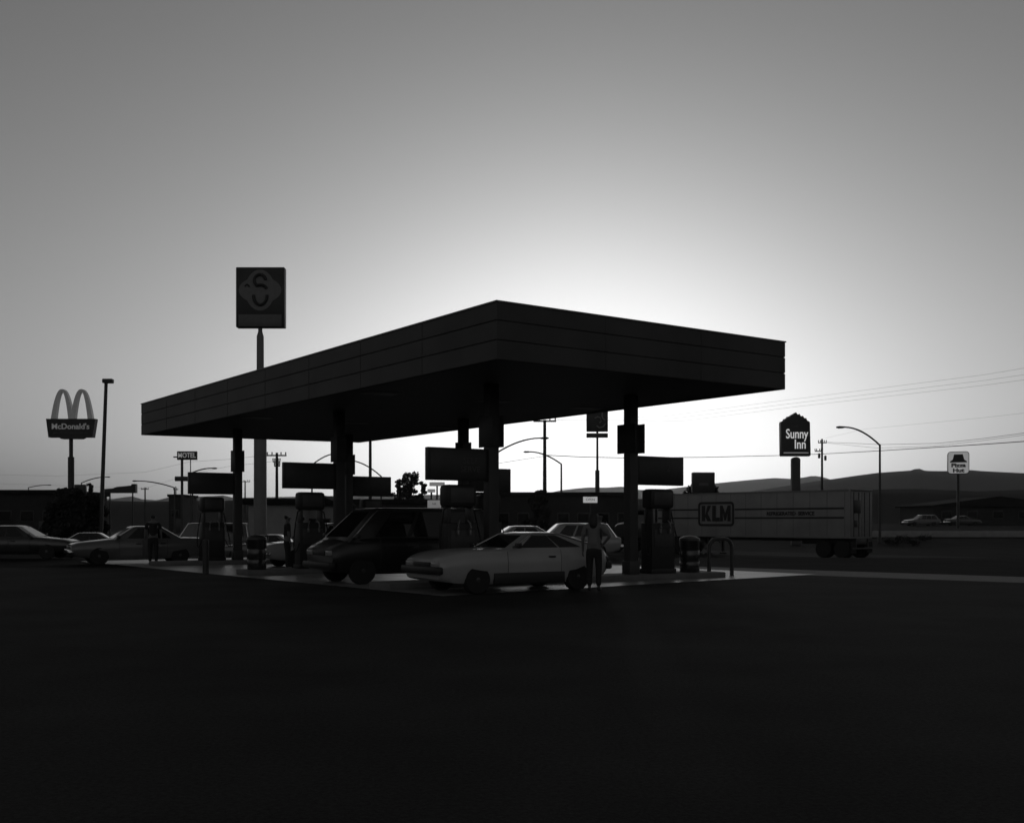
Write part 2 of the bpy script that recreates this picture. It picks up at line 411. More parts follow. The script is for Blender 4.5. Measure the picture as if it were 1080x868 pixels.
# ------------------------------------------------------------------ vehicles
def car(name, label, cat, spec, loc, rz, group=None):
    t = thing(name, label, cat, loc, rz, group)
    L, W = spec['L'], spec['W']; hw0 = W / 2; paint = M[spec['paint']]; xf, xr, wr = spec['xf'], spec['xr'], spec['wr']
    st = spec['st']                       # (x, bottom, top, width factor)
    def ring(x, zb, zt, k):
        hw = hw0 * k; h = zt - zb
        half = [(hw * .9, zb), (hw * .975, zb + .16 * h), (hw, zb + .52 * h), (hw * .985, zb + .72 * h), (hw * .955, zt - .05), (hw * .88, zt - .008), (hw * .45, zt + .012)]
        return [Vector((x, y, z)) for y, z in half] + [Vector((x, 0, zt + .018))] + [Vector((x, -y, z)) for y, z in reversed(half)]
    dense = []
    for i in range(len(st) - 1):
        p0, p1, p2, p3 = st[max(i - 1, 0)], st[i], st[i + 1], st[min(i + 2, len(st) - 1)]
        for j in range(4):
            f = j / 4; x = p1[0] + (p2[0] - p1[0]) * f; q = [x]
            for k in (1, 2, 3):
                m1 = (p2[k] - p0[k]) / max(1e-3, p2[0] - p0[0]) * (p2[0] - p1[0]); m2 = (p3[k] - p1[k]) / max(1e-3, p3[0] - p1[0]) * (p2[0] - p1[0])
                q.append((2 * f ** 3 - 3 * f ** 2 + 1) * p1[k] + (f ** 3 - 2 * f ** 2 + f) * m1 + (-2 * f ** 3 + 3 * f ** 2) * p2[k] + (f ** 3 - f ** 2) * m2)
            dense.append(tuple(q))
    st = dense + [st[-1]]
    b = B(); b.loft([ring(*q) for q in st]); body = b.build('body', paint, t, ang=55)
    cb = B()
    for x in (xf, xr):
        for sy in (1, -1): cb.cyl((x, sy * (hw0 - .24), wr), (x, sy * (hw0 + .2), wr), wr * 1.17, n=24)
    co = cb.build('cutter', M['plastic'])
    md = body.modifiers.new('b', 'BOOLEAN'); md.operation = 'DIFFERENCE'; md.solver = 'EXACT'; md.object = co
    me = evald(body); body.modifiers.clear(); body.data = me; bpy.data.objects.remove(co)
    me.materials.clear(); me.materials.append(paint)
    def at(x):
        for q0, q1 in zip(st, st[1:]):
            if min(q0[0], q1[0]) <= x <= max(q0[0], q1[0]):
                f = (x - q0[0]) / (q1[0] - q0[0]); return [q0[i] + (q1[i] - q0[i]) * f for i in range(4)]
        return st[0]
    # cabin
    wb, wt, rt, rb2, zb, zr, hb, hr = spec['cab']
    def crng(f, ins=0):
        x0 = wb + (wt - wb) * f; x1 = rb2 + (rt - rb2) * f; y = hb + (hr - hb) * f; z = zb + (zr - zb) * f
        c = .09
        return [Vector(p) for p in ((x0, y - c * 1.6, z), (x0 - c, y, z), (x1 + c, y, z), (x1, y - c * 1.6, z), (x1, -y + c * 1.6, z), (x1 + c, -y, z), (x0 - c, -y, z), (x0, -y + c * 1.6, z))]
    def shrink(r, d, dz): return [Vector((p.x - (d if p.x > (wt + rt) / 2 else -d), p.y * (1 - d), p.z + dz)) for p in r]
    b = B(); top = crng(1)
    b.loft([crng(-.12), crng(0), crng(1), shrink(top, .05, .025), shrink(top, .25, .045)]); b.build('cabin', paint, t, ang=30)
    cc = Vector(((wb + rb2) / 2, 0, (zb + zr) / 2))
    def pane(nm, q, ins=.0):              # q: four corners, laid just proud of the cabin
        q = [Vector(p) for p in q]; n = (q[1] - q[0]).cross(q[3] - q[0]).normalized(); m_ = sum(q, Vector()) / 4
        if n.dot(m_ - cc) < 0: n = -n
        b = B(); b.loft([[p - n * .01 for p in q], [p + n * .008 for p in q]]); return b.build(nm, M['glass'], t)
    def lerp2(A, Bq, f): return A + (Bq - A) * f
    lo, hi = crng(.06), crng(.92)
    def wq(i, j, m0, m1):
        return [lerp2(lo[i], lo[j], m0), lerp2(lo[i], lo[j], m1), lerp2(hi[i], hi[j], m1), lerp2(hi[i], hi[j], m0)]
    pane('windshield', wq(7, 0, .03, .97)); pane('rear_window', wq(3, 4, .05, .95))
    for m0, m1 in spec['win']:
        pane('side_window', wq(1, 2, m0, m1)); pane('side_window', wq(6, 5, m0, m1))
    # bright trim along the pillars and roof edge
    c0_, c1_, lo_ = crng(.02), crng(1.0), .012
    for i_ in ((1, 2), (6, 5)):
        sg = 1 if i_[0] == 1 else -1
        q = [c0_[i_[0]], c1_[i_[0]], c1_[i_[1]], c0_[i_[1]]]
        q = [p + Vector((0, sg * lo_, lo_)) for p in q]
        pts = [q[0].lerp(q[1], f) for f in (0, .5, .93)] + [q[1].lerp(q[2], .06), q[1].lerp(q[2], .5), q[1].lerp(q[2], .94)] + [q[3].lerp(q[2], f) for f in (.93, .5, 0)]
        B().tube(pts, .017, 8).build('drip_rail', M['chrome'], t)
    # doors
    for x0, x1 in spec['doors']:
        for sy in (1, -1):
            b = B(); rows = []
            for i in range(9):
                x = x0 + (x1 - x0) * i / 8; q = at(x); r = ring(x, *q[1:])
                rows.append([Vector((p.x, (p.y + .004) * sy, p.z + (.003 if j == 4 else 0))) for j, p in enumerate((r[1], r[2], r[3], r[4], r[5]))])
            b.loft(rows, cap=False, closed=False)
            d = b.build('door', paint, t, ang=180)
            seam = rows[0][:4]; B().tube([p + Vector((0, -.002 * sy, 0)) for p in seam], .006, 5).build('seam', M['plastic'], d)
            seam = rows[-1][:4]; B().tube([p + Vector((0, -.002 * sy, 0)) for p in seam], .006, 5).build('seam', M['plastic'], d)
            x = (x0 + x1) / 2 - .32 * (x1 - x0); q = at(x); r = ring(x, *q[1:])[3]
            B().box((x, (r.y + .018) * sy, r.z + .02), (.17, .03, .035), 0, .008).build('handle', M[spec.get('trim', 'plastic')], d)
    if spec.get('rocker'):
        for sy in (1, -1): B().box(((xf + xr) / 2, sy * (hw0 - .02), .31), (xf - xr - wr * 2.5, .07, .24), 0, .015).build('rocker_panel', M['plastic'], t)
    f0, r0 = st[-1], st[0]
    zb_, zt_ = f0[1], f0[2]; bz = spec.get('bz', .45)
    B().box((f0[0] + .03, 0, bz), (.16, W * .97, .16), 0, .04).build('front_bumper', M[spec.get('bump', 'plastic')], t)
    B().box((r0[0] - .03, 0, bz + .03), (.16, W * .96, .17), 0, .04).build('rear_bumper', M[spec.get('bump', 'plastic')], t)
    B().box((f0[0] + .012, 0, zt_ - .11), (.03, W * .42, .11), 0, .008).build('grille', M['plastic'], t)
    for sy in (1, -1):
        B().box((f0[0] + .002, sy * W * .335, zt_ - .105), (.06, W * .19, .12), 0, .015).build('headlight', M['lamp'], t)
        B().box((r0[0] - .005, sy * W * .36, r0[2] - .16), (.05, W * .2, .15), 0, .012).build('taillight', M['taillamp'], t)
        b = B(); b.box((wb - .16, sy * (hb + .15), zb + .07), (.09, .17, .11), 0, .02); b.box((wb - .14, sy * (hb + .04), zb + .04), (.04, .12, .04)); b.build('mirror', M[spec.get('mir', 'plastic')], t)
    B().box((r0[0] - .035, 0, r0[2] - .18), (.012, .31, .15), 0, .004).build('number_plate', M['signlight'], t)
    for x in (xf, xr):
        for sy in (1, -1):
            y = sy * (hw0 - .11)
            pr = [(wr * .6, -.1), (wr * .93, -.1), (wr, -.07), (wr, .07), (wr * .93, .1), (wr * .6, .1)]
            wl = B().lathe(pr, (x, y, wr), (0, sy, 0), 28).build('wheel', M['rubber'], t)
            rm = B(); rm.lathe([(wr * .61, .0), (wr * .62, .085), (wr * .55, .09), (wr * .45, .06), (wr * .2, .075), (wr * .17, .1), (.01, .105)], (x, y, wr), (0, sy, 0), 24)
            rm.build('rim', M[spec.get('rimm', 'rim')], wl)
    return t
RC = RV + math.pi                         # cars on the pad point left and towards the photographer
hatch = dict(L=4.25, W=1.72, paint='p_white', xf=1.27, xr=-1.26, wr=.30,
    st=[(-2.1, .38, .82, .9), (-1.95, .3, .93, .96), (-1.2, .2, .95, 1), (0, .19, .93, 1), (.75, .2, .92, 1), (1.3, .22, .905, .995), (1.75, .24, .86, .98), (2.03, .29, .775, .95), (2.12, .33, .72, .92)],
    cab=(.52, -.06, -.95, -1.95, .925, 1.225, .80, .62), win=[(.08, .52), (.54, .8)], rocker=1, doors=[(-.8, .55)], bz=.5)
car('parked_hatchback', 'white hatchback parked at the front island, nearest of all cars', 'car', hatch, uv(1.47, 1.33), RC)
van = dict(L=4.6, W=1.82, paint='p_black', xf=1.5, xr=-1.5, wr=.33,
    st=[(-2.28, .42, 1.0, .95), (-2.15, .3, 1.08, .99), (-1, .24, 1.12, 1), (.6, .24, 1.14, 1), (1.5, .25, 1.13, 1), (1.85, .28, 1.06, .98), (2.12, .3, .94, .95), (2.25, .36, .86, .9)],
    cab=(1.85, 1.12, -2.02, -2.22, 1.09, 1.79, .86, .68), win=[(.14, .36), (.39, .64), (.67, .94)], doors=[(.05, 1.05)], bz=.46)
car('parked_van', 'dark minivan with sloping nose parked behind the front island', 'van', van, uv(5.82, 1.3), RC)
sedan = dict(L=4.6, W=1.74, paint='p_lgrey', xf=1.4, xr=-1.3, wr=.31,
    st=[(-2.25, .4, .86, .93), (-2.1, .3, .9, .97), (-1.2, .22, .92, 1), (0, .2, .9, 1), (.8, .2, .9, 1), (1.4, .22, .84, .99), (2.05, .28, .77, .96), (2.27, .34, .7, .92)],
    cab=(.95, .3, -.75, -1.4, .89, 1.3, .81, .6), win=[(.16, .46), (.5, .86)], doors=[(-.02, .75), (-.85, -.06)], bump='chrome')
def sp(base, **k): d = dict(base); d.update(k); return d
def onground(p): return Vector((p[0], p[1], zg(p[0], p[1])))
car('parked_sedan', 'light grey sedan with bright roof edge parked at the far left island', 'car', sedan, uv(20.75, -.55), RC - .06)
car('parked_sedan', 'sedan nose at the left edge, facing the light grey sedan', 'car', sp(sedan, paint='p_dark'), onground((-20.0, 42)), .1)
car('parked_sedan', 'pale sedan with bright hood behind two standing people', 'car', sp(sedan, paint='p_white', cab=(.95, .35, -.8, -1.4, .89, 1.4, .81, .62)), uv(15.2, 3.85), RC)
car('parked_sedan', 'pale sedan with its roof just above the hatchback windshield', 'car', sp(sedan, paint='p_white'), onground(P(545, 0, 39)), math.pi + .15)
wagon = sp(sedan, cab=(.95, .35, -1.75, -2.1, .89, 1.42, .81, .62), win=[(.13, .36), (.39, .64), (.67, .93)])
car('parked_wagon', 'light station wagon behind the white hatchback, right of the pale sedan', 'car', sp(wagon, paint='p_white'), onground(P(596, 0, 44)), math.pi + .1)
car('parked_sedan', 'dim sedan parked in front of the low stucco building', 'car', sp(sedan, paint='p_lgrey'), onground(P(282, 0, 52)), math.pi)
lvan = sp(van, paint='p_grey', cab=(1.75, 1.2, -2.1, -2.24, 1.11, 1.98, .88, .8))
car('parked_van', 'boxy grey van parked beyond the far left pump', 'van', lvan, onground(P(222, 0, 60)), math.pi + .2)
car('parked_wagon', 'station wagon on the raised lot under the roof-shaped sign', 'car', sp(wagon, paint='p_lgrey'), onground(P(972, 0, 140)), math.pi * 1.03)
car('parked_sedan', 'dark sedan on the raised lot, rightmost car', 'car', sp(sedan, paint='p_grey'), onground(P(1015, 0, 144)), .12)
car('parked_sedan', 'dim dark sedan parked behind the light grey sedan', 'car', sp(sedan, paint='p_dark'), onground(P(100, 0, 50)), .3)

# semi-trailer and its tractor
gz = -.6
tr = thing('semi_trailer', 'long pale semi-trailer with dark stripes and boxed letters on its side', 'trailer', (tr0.x, tr0.y, gz), math.atan2(TD.y, TD.x))
LT, WT, ZB, ZTT = 14.2, 2.5, 1.13, 3.93     # local +x runs from the rear doors forward, -y is the far side
def side(y): return y
b = B(); b.box((LT / 2, -WT / 2, (ZB + ZTT) / 2), (LT, WT, ZTT - ZB), 0, .03); b.build('box_body', M['trailer'], tr)
YS = .0                                     # the near side wall lies at local y = 0
b = B()
for z in (2.86, 2.32):
    b.box((.35 + 3.78, YS + .006, z), (7.56, .012, .1)); b.box((12.45, YS + .006, z), (3.35, .012, .1))
b.build('stripe', M['stripe'], tr)
b = B()
def rrect(w_, h_, r_, ox, oz):
    o = []
    for cx_, cz_, a0 in ((w_ - r_, h_ - r_, 0), (r_, h_ - r_, 90), (r_, r_, 180), (w_ - r_, r_, 270)):
        o += [Vector((ox + cx_ + r_ * math.cos(R(a0 + x)), 0, oz + cz_ + r_ * math.sin(R(a0 + x)))) for x in (0, 30, 60, 90)]
    return o
oa, ob = rrect(2.8, 1.54, .22, 7.95, 1.81), rrect(2.52, 1.26, .12, 8.09, 1.95)
yo, yi = Vector((0, YS + .028, 0)), Vector((0, YS + .001, 0))
b.loft([[p + yi for p in oa], [p + yo for p in oa], [p + yo for p in ob], [p + yi for p in ob]], cap=False)
b.build('logo_frame', M['stripe'], tr)
def bar(b, x0, pts): b.prism([(-x, z) for x, z in pts], (x0, YS + .018, 2.12), (1, 0, 0), (0, 0, 1), (0, .012, 0))
b = B(); bar(b, 10.46, [(0, 0), (.27, 0), (.27, 1), (0, 1)]); bar(b, 10.46, [(.272, .36), (.46, 1), (.74, 1), (.46, .5), (.76, 0), (.46, 0), (.272, .3)]); b.build('logo_letter', M['stripe'], tr)
b = B(); bar(b, 9.63, [(0, 0), (.58, 0), (.58, .24), (.27, .24), (.27, 1), (0, 1)]); b.build('logo_letter', M['stripe'], tr)
b = B(); bar(b, 9.02, [(0, 0), (.22, 0), (.22, .52), (.34, .05), (.46, .05), (.58, .52), (.58, 0), (.8, 0), (.8, 1), (.6, 1), (.4, .5), (.2, 1), (0, 1)]); b.build('logo_letter', M['stripe'], tr)
text('side_lettering', 'REFRIGERATED  SERVICE', .3, M['stripe'], tr, (3.9, YS + .018, 2.57), (R(90), 0, math.pi), .008, sx=1.0, bold=.01)
b = B()
for k in range(13): b.box((.3 + k * 1.13, YS + .002, (ZB + ZTT) / 2), (.05, .006, ZTT - ZB - .24))
b.box((LT / 2, YS + .008, ZB + .04), (LT - .1, .016, .08)); b.box((LT / 2, YS + .008, ZTT - .05), (LT - .1, .016, .1)); b.build('rail', M['steel'], tr)
for sy in (-.66, -1.84):
    dr = B().box((-.02, sy, (ZB + ZTT) / 2), (.05, 1.14, ZTT - ZB - .24), 0, .01).build('rear_door', mat('trailer_door', .25, .5), tr)
    b = B(); b.cyl((-.06, sy - .25, ZB + .1), (-.06, sy - .25, ZTT - .15), .022); b.cyl((-.06, sy + .3, ZB + .1), (-.06, sy + .3, ZTT - .15), .022); b.build('lock_rod', M['darksteel'], dr)
B().box((-.075, -.7, 2.95), (.03, .75, .75), 0, .01).build('door_placard', M['signdark'], tr)
B().box((-.075, -.55, 1.98), (.03, .35, .4), 0, .01).build('door_placard', M['signdark'], tr)
b = B(); b.box((-.02, -1.25, ZTT - .02), (.14, 2.3, .12), 0, .02); b.build('rear_header', M['steel'], tr)
b = B(); b.box((-.05, -1.25, .55), (.08, 2.2, .1), 0, .01); b.box((-.05, -.6, .85), (.06, .08, .56)); b.box((-.05, -1.9, .85), (.06, .08, .56)); b.build('under_bar', M['darksteel'], tr)
b = B(); b.box((1.75, -1.25, .95), (3.6, 1.1, .34), 0, .02); b.box((LT / 2, -.85, ZB - .1), (LT - .4, .12, .2)); b.box((LT / 2, -1.65, ZB - .1), (LT - .4, .12, .2)); b.build('chassis', M['darksteel'], tr)
def bigwheel(x, y, par):
    pr = [(.3, -.15), (.47, -.15), (.51, -.1), (.51, .1), (.47, .15), (.3, .15)]
    wl = B().lathe(pr, (x, y, .51), (0, 1, 0), 28).build('wheel', M['rubber'], par)
    B().lathe([(.31, 0), (.31, .13), (.27, .13), (.22, .04), (.12, .06), (.1, .14), (.01, .15)], (x, y, .51), (0, 1, 0), 20).build('rim', M['steel'], wl)
for x in (.55, 1.75):
    for y in (-.2, -.52, -1.98, -2.3): bigwheel(x, y, tr)
for x in (-.04,):
    for y in (-.36, -2.14): B().box((x, y, .62), (.012, .6, .66)).build('mudflap', M['rubber'], tr)
for y in (-.5, -2.0):
    b = B(); b.box((10.3, y, .62), (.14, .14, 1.0)); b.box((10.3, y, .06), (.34, .3, .1)); b.cyl((10.3, y, .5), (10.9, y, 1.08), .03); b.build('landing_leg', M['darksteel'], tr)
t = thing('truck_tractor', 'dark truck tractor hitched to the pale semi-trailer, behind the right column', 'truck', (tr0 + TD * 12.4).to_tuple()[:2] + (gz,), math.atan2(TD.y, TD.x))
b = B(); b.box((1.7, -1.25, .8), (6.6, .95, .26), 0, .02); b.build('chassis', M['darksteel'], t)
for x in (.3, 1.6):
    for y in (-.2, -.52, -1.98, -2.3): bigwheel(x, y, t)
for y in (-.25, -2.25): bigwheel(5.6, y, t)
b = B(); b.loft([[Vector((x, -1.25 + s * hw, z)) for s, z in ((1, z0), (1, z1 - .15), (.92, z1), (-.92, z1), (-1, z1 - .15), (-1, z0))] for x, hw, z0, z1 in ((2.5, 1.15, 1, 3.55), (2.55, 1.2, 1, 3.65), (3.6, 1.2, 1, 3.6), (3.9, 1.15, 1, 3.45), (4.15, 1.1, 1, 2.5))]); b.build('cab', M['p_dark'], t)
b = B(); b.loft([[Vector((x, -1.25 + s * hw, z)) for s, z in ((1, z0), (1, z1 - .12), (.8, z1), (-.8, z1), (-1, z1 - .12), (-1, z0))] for x, hw, z0, z1 in ((4.12, .85, .8, 2.2), (5.9, .72, .8, 2.0), (6.2, .68, .8, 1.85))]); b.build('hood', M['p_dark'], t)
B().box((6.22, -1.25, 1.4), (.05, 1.1, .8), 0, .02).build('grille', M['chrome'], t)
B().box((6.3, -1.25, .65), (.18, 2.4, .3), 0, .04).build('bumper', M['chrome'], t)
B().box((4.02, -1.25, 2.95), (.06, 1.9, .62), 0, .02, ry=.25).build('windshield', M['glass'], t)
for sy in (.0, -2.5):
    B().box((3.4, sy + (.0 if sy == 0 else 0) + (-.045 if sy == 0 else .045), 2.85), (.75, .03, .6), 0, .01).build('side_window', M['glass'], t)
    b = B(); b.box((4.1, sy + (.28 if sy == 0 else -.28), 2.75), (.06, .2, .5), 0, .02); b.box((4.05, sy + (.08 if sy == 0 else -.08), 2.95), (.04, .3, .04)); b.build('mirror', M['chrome'], t)
    b = B(); b.cyl((2.3, sy + (-.25 if sy == 0 else .25), 1), (2.3, sy + (-.25 if sy == 0 else .25), 3.9), .08); b.build('exhaust_stack', M['chrome'], t)

# ------------------------------------------------------------------ poles, lamps, signs
def polebase(px, Y, by=None):
    x = (px - HX) * Y / F; return Vector((x, Y, zg(x, Y)))
def sz(py, Y): return EYE + (HY - py) * Y / F
def px2m(n, Y): return n * Y / F

# station's own high sign
Y = 55; p = polebase(274.5, Y)
t = thing('high_pole_sign', 'tall pole sign with dark square face and lobed emblem, behind the canopy', 'sign', p)
zt, zb = sz(283, Y) - p.z, sz(346, Y) - p.z; wd = px2m(51, Y)
zj = sz(352, Y) - p.z
b = B(); b.lathe([(.34, 0), (.33, sz(440, Y) - p.z), (.2, sz(432, Y) - p.z), (.185, zj - .15), (.11, zj + .1), (.11, zb + .1)], (0, 0, 0), n=20); b.build('pole', M['polegrey'], t)
b = B(); b.box((px2m(1, Y), 0, (zt + zb) / 2), (wd, .5, zt - zb), 0, .04); b.build('cabinet', M['signdark'], t)
fy = -.253
cx = px2m(1, Y); cz = zb + (zt - zb) * .615; k = px2m(1, Y)
# lobed field
pts = []
for i in range(72):
    th = 2 * math.pi * i / 72
    ca, sa = math.cos(th), math.sin(th)
    r = max(1 / math.hypot(ca / 15.5, sa / 22.5), 1 / math.hypot(ca / 22.3, sa / 14.5))
    pts.append((r * k * ca, r * .95 * k * sa))
b = B(); b.prism(pts, (cx, fy - .012, cz), (1, 0, 0), (0, 0, 1), (0, .012, 0)); b.build('emblem', mat('emblem_field', .2, .5), t)
b = B(); b.box((cx, fy - .006, zb + 7 * k), (wd - .3, .012, 12.5 * k), 0, .004); b.build('lower_panel', mat('emblem_panel', .15, .5), t)
def arc(cx_, cz_, rx, rz, a0, a1, n=14): return [(cx_ + rx * math.cos(R(a0 + (a1 - a0) * i / n)), fy - .03, cz_ + rz * math.sin(R(a0 + (a1 - a0) * i / n))) for i in range(n + 1)]
b = B()
b.tube(arc(cx, cz + 10 * k, 6 * k, 6.2 * k, 5, 215) + arc(cx + .5 * k, cz + .2 * k, 6.5 * k, 5 * k, 125, 15), .085)
b.tube(arc(cx + .3 * k, cz - 6 * k, 7 * k, 9.5 * k, 175, 365), .085)
b.tube([(cx - 16 * k, fy - .02, cz + 4 * k), (cx - 13.5 * k, fy - .02, cz + 6 * k), (cx - 11 * k, fy - .02, cz + 3.5 * k)], .05)
b.build('emblem_mark', M['signdark'], t)

# arches sign
Y = 92; p = polebase(75, Y)
t = thing('arches_sign', 'pole sign with two tall arches over a lettered board at the left edge', 'sign', p)
b = B(); b.cyl((0, 0, 0), (0, 0, sz(482, Y) - p.z), .27, n=16); b.cyl((0, 0, sz(482, Y) - p.z), (0, 0, sz(461, Y) - p.z), .17, n=16); b.build('pole', M['darksteel'], t)
k = px2m(1, Y); z0 = sz(461.5, Y) - p.z; z1 = sz(442, Y) - p.z
poly = [(-22.5 * k, z0), (-12 * k, z0), (-9 * k, z0 - 1.6 * k), (12 * k, z0 - 1.6 * k), (15 * k, z0), (24 * k, z0), (27 * k, z1), (-25 * k, z1)]
b = B(); b.prism(poly, (0, -.3, 0), (1, 0, 0), (0, 0, 1), (0, .6, 0)); b.build('board', M['signdark'], t)
text('lettering', "McDonald's", 8.2 * k, mat('sign_letter', .5, .5, emit=.06), t, (.9 * k, -.32, z0 + 11.2 * k), depth=.02, sx=1.03, bold=.012)
text('small_lettering', 'BILLIONS AND BILLIONS SERVED', 2.5 * k, M['signmid'], t, (.9 * k, -.31, z0 + 4.6 * k), depth=.01, sx=1.0)
for s0 in (-1, 1):
    b = B(); cxx = 1.6 * k + s0 * 10.2 * k; rings = []
    for i in range(25):
        u_ = -1 + 2 * i / 24
        hz = z1 - .3 + (30.5 * k + .3) * (1 - abs(u_) ** 2.35)
        slope = -2.35 * abs(u_) ** 1.35 * (1 if u_ > 0 else -1) * (30.5 / 10.7)
        tt = Vector((1, 0, slope)).normalized(); nn = Vector((-tt.z, 0, tt.x))
        wdt = (1.35 + 1.35 * abs(u_) ** 1.5) * k
        c = Vector((cxx + u_ * 10.7 * k, 0, hz)) - nn * wdt * .4
        rings.append([c + nn * wdt + Vector((0, -.22, 0)), c + nn * wdt + Vector((0, .22, 0)), c - nn * wdt + Vector((0, .22, 0)), c - nn * wdt + Vector((0, -.22, 0))])
    b.loft(rings); b.build('arch', mat('arch_plastic', .5, .45, emit=.035), t)

# parking-lot light with a flat head (leaning)
Y = 75; p = polebase(105.6, Y)
t = thing('lot_light', 'tall leaning light pole with a short flat head, right of the arches', 'lamp', p)
tp = P(112, 402, Y) - p
b = B(); b.cyl((0, 0, 0), tp, .16, .12, 12); b.build('pole', M['darksteel'], t)
b = B(); b.box((tp.x + px2m(2, Y), 0, tp.z), (px2m(11, Y), .45, px2m(4.6, Y)), 0, .07); b.build('lamp_head', M['darksteel'], t)

def street_lamp(label, ppx, ptop, hpx, hpy, Y, r=.09):
    p = polebase(ppx, Y); t = thing('street_lamp', label, 'street lamp', p, 0, 'cobra-head street lamps')
    top = P(ppx, ptop, Y) - p; hd = P(hpx, hpy, Y) - p; s = 1 if hd.x > 0 else -1
    b = B(); b.cyl((0, 0, 0), (0, 0, top.z), r, r * .7, 10); b.cyl((0, 0, 0), (0, 0, .5), r * 1.6, r * 1.4, 10); b.build('pole', M['darksteel'], t)
    pts = []
    for i in range(9):
        f = i / 8; pts.append((hd.x * f, 0, top.z - .05 + (hd.z - top.z + .05) * (1 - (1 - f) ** 1.9)))
    b = B(); b.tube(pts, [r * .62] * 6 + [r * .55] * 3, 8); b.build('arm', M['darksteel'], t)
    b = B(); L = .85
    b.loft([[Vector((hd.x + s * x, y * wd_, hd.z + z * h)) for y, z in ((1, 0), (.7, .6), (-.7, .6), (-1, 0), (-.6, -.8), (.6, -.8))] for x, wd_, h in ((-.1, .06, .06), (.15, .14, .12), (.5, .18, .14), (.72, .1, .08))]); b.build('lamp_head', M['darksteel'], t)
    return t
street_lamp('cobra-head street lamp at the right end of the semi-trailer', 928, 469, 891, 450.5, 88, .12)
street_lamp('small street lamp left of the lot light pole', 86, 509, 112, 503, 190, .14)
street_lamp('small street lamp pointing left, near the motel sign', 184, 514, 145, 507.2, 150, .13)
street_lamp('street lamp pointing right over the far left sign board', 203, 498, 223, 493.8, 130, .13)
street_lamp('street lamp pointing right beside the utility pole on the left', 329, 490, 357, 478, 120, .12)
street_lamp('street lamp pointing left beside the thin pole', 402, 502, 367, 485.5, 120, .12)
street_lamp('street lamp with long arm right of the nearest column', 524, 477, 570, 462, 90, .11)
street_lamp('street lamp pointing left beyond the tall utility pole', 592, 489, 559, 476.5, 115, .13)
street_lamp('tiny street lamp at the left edge', 30, 514, 50, 511.5, 200, .12)

def utility_pole(label, px, top, Y, arms, r=.16, extra=0):
    p = polebase(px, Y); t = thing('utility_pole', label, 'utility pole', p, 0, 'wooden utility poles')
    zt = sz(top, Y) - p.z
    b = B(); b.cyl((0, 0, 0), (0, 0, zt), r * 1.25, r * .85, 12); b.build('pole', M['wood'], t)
    for y_, hw, dx in arms:
        z = sz(y_, Y) - p.z; h = px2m(hw, Y)
        b = B(); b.box((px2m(dx, Y), -r, z), (2 * h, .12, .14), 0, .01); a = b.build('crossarm', M['wood'], t)
        for f in (-.92, -.45, .45, .92):
            b = B(); b.lathe([(.03, 0), (.07, .08), (.05, .14), (.08, .2), (.03, .28)], (px2m(dx, Y) + f * h, -r, z + .07), n=10); b.build('insulator', M['darksteel'], a)
    for q in range(extra):
        b = B(); b.lathe([(.13, 0), (.16, .05), (.16, .6), (.13, .64), (.04, .68)], ((-.42, .42, .5)[q], -.1, zt - (2.6, 2.9, 1.9)[q]), n=14); b.build('transformer', M['darksteel'], t)
    return t
utility_pole('tall utility pole with one crossarm under the canopy edge, right of centre', 574.5, 443, 100, [(444.5, 12, 0)], .17)
utility_pole('utility pole with transformers between the low inn sign and the lamp', 867, 463, 140, [(467, 4.5, 0), (476, 3.5, -4.5)], .15, 2)
utility_pole('utility pole with a wide crossarm left of the middle sign board', 292, 477.5, 105, [(480.5, 10.5, 0), (487, 4, 0), (491.5, 3, .6)], .15, 0)
utility_pole('small far utility pole between the far left column and the sign pole', 258.5, 507, 210, [(508, 4.5, 1)], .15)
utility_pole('small far utility pole between the two street lamps at left', 153, 514, 210, [(516, 4, 0)], .15)
utility_pole('small far pole right of the motel sign, with a low crossarm', 185.5, 513, 230, [(516.5, 2.5, 0)], .13)
o = tag(B().cyl((0, 0, 0), (0, 0, sz(440, 62) - zg(-8.4, 62)), .11, .08, 12).build('light_pole', M['darksteel']), 'thin dark pole rising behind the far right column', 'pole'); o.location = polebase(390.5, 62)

# motel sign
Y = 150; p = polebase(192, Y); k = px2m(1, Y)
t = thing('motel_sign', 'small motel sign on two posts beside the far left sign board', 'sign', p)
z = sz(480.5, Y) - p.z
b = B(); b.box((5.5 * k, 0, z), (21 * k, .4, 9 * k), 0, .05); b.build('board', M['signdark'], t)
text('lettering', 'MOTEL', 7.2 * k, M['litdim'], t, (5.5 * k, -.22, z), depth=.02, sx=.82, bold=.02)
b = B(); b.cyl((0, 0, 0), (0, 0, z - 4 * k), 1.5 * k, 1.4 * k, 10); b.build('post', M['darksteel'], t)
b = B(); b.cyl((9 * k, 0, 0), (9 * k, 0, z - 4 * k), .5 * k, n=10); b.build('post', M['darksteel'], t)
b = B(); b.box((0, -.2, sz(505, Y) - p.z), (14 * k, .3, 5 * k), 0, .04); b.build('lower_board', M['signdark'], t)
b = B(); b.box((-7 * k, 0, sz(482, Y) - p.z), (4 * k, .2, 1.3 * k)); b.build('arrow_tip', M['signdark'], t)

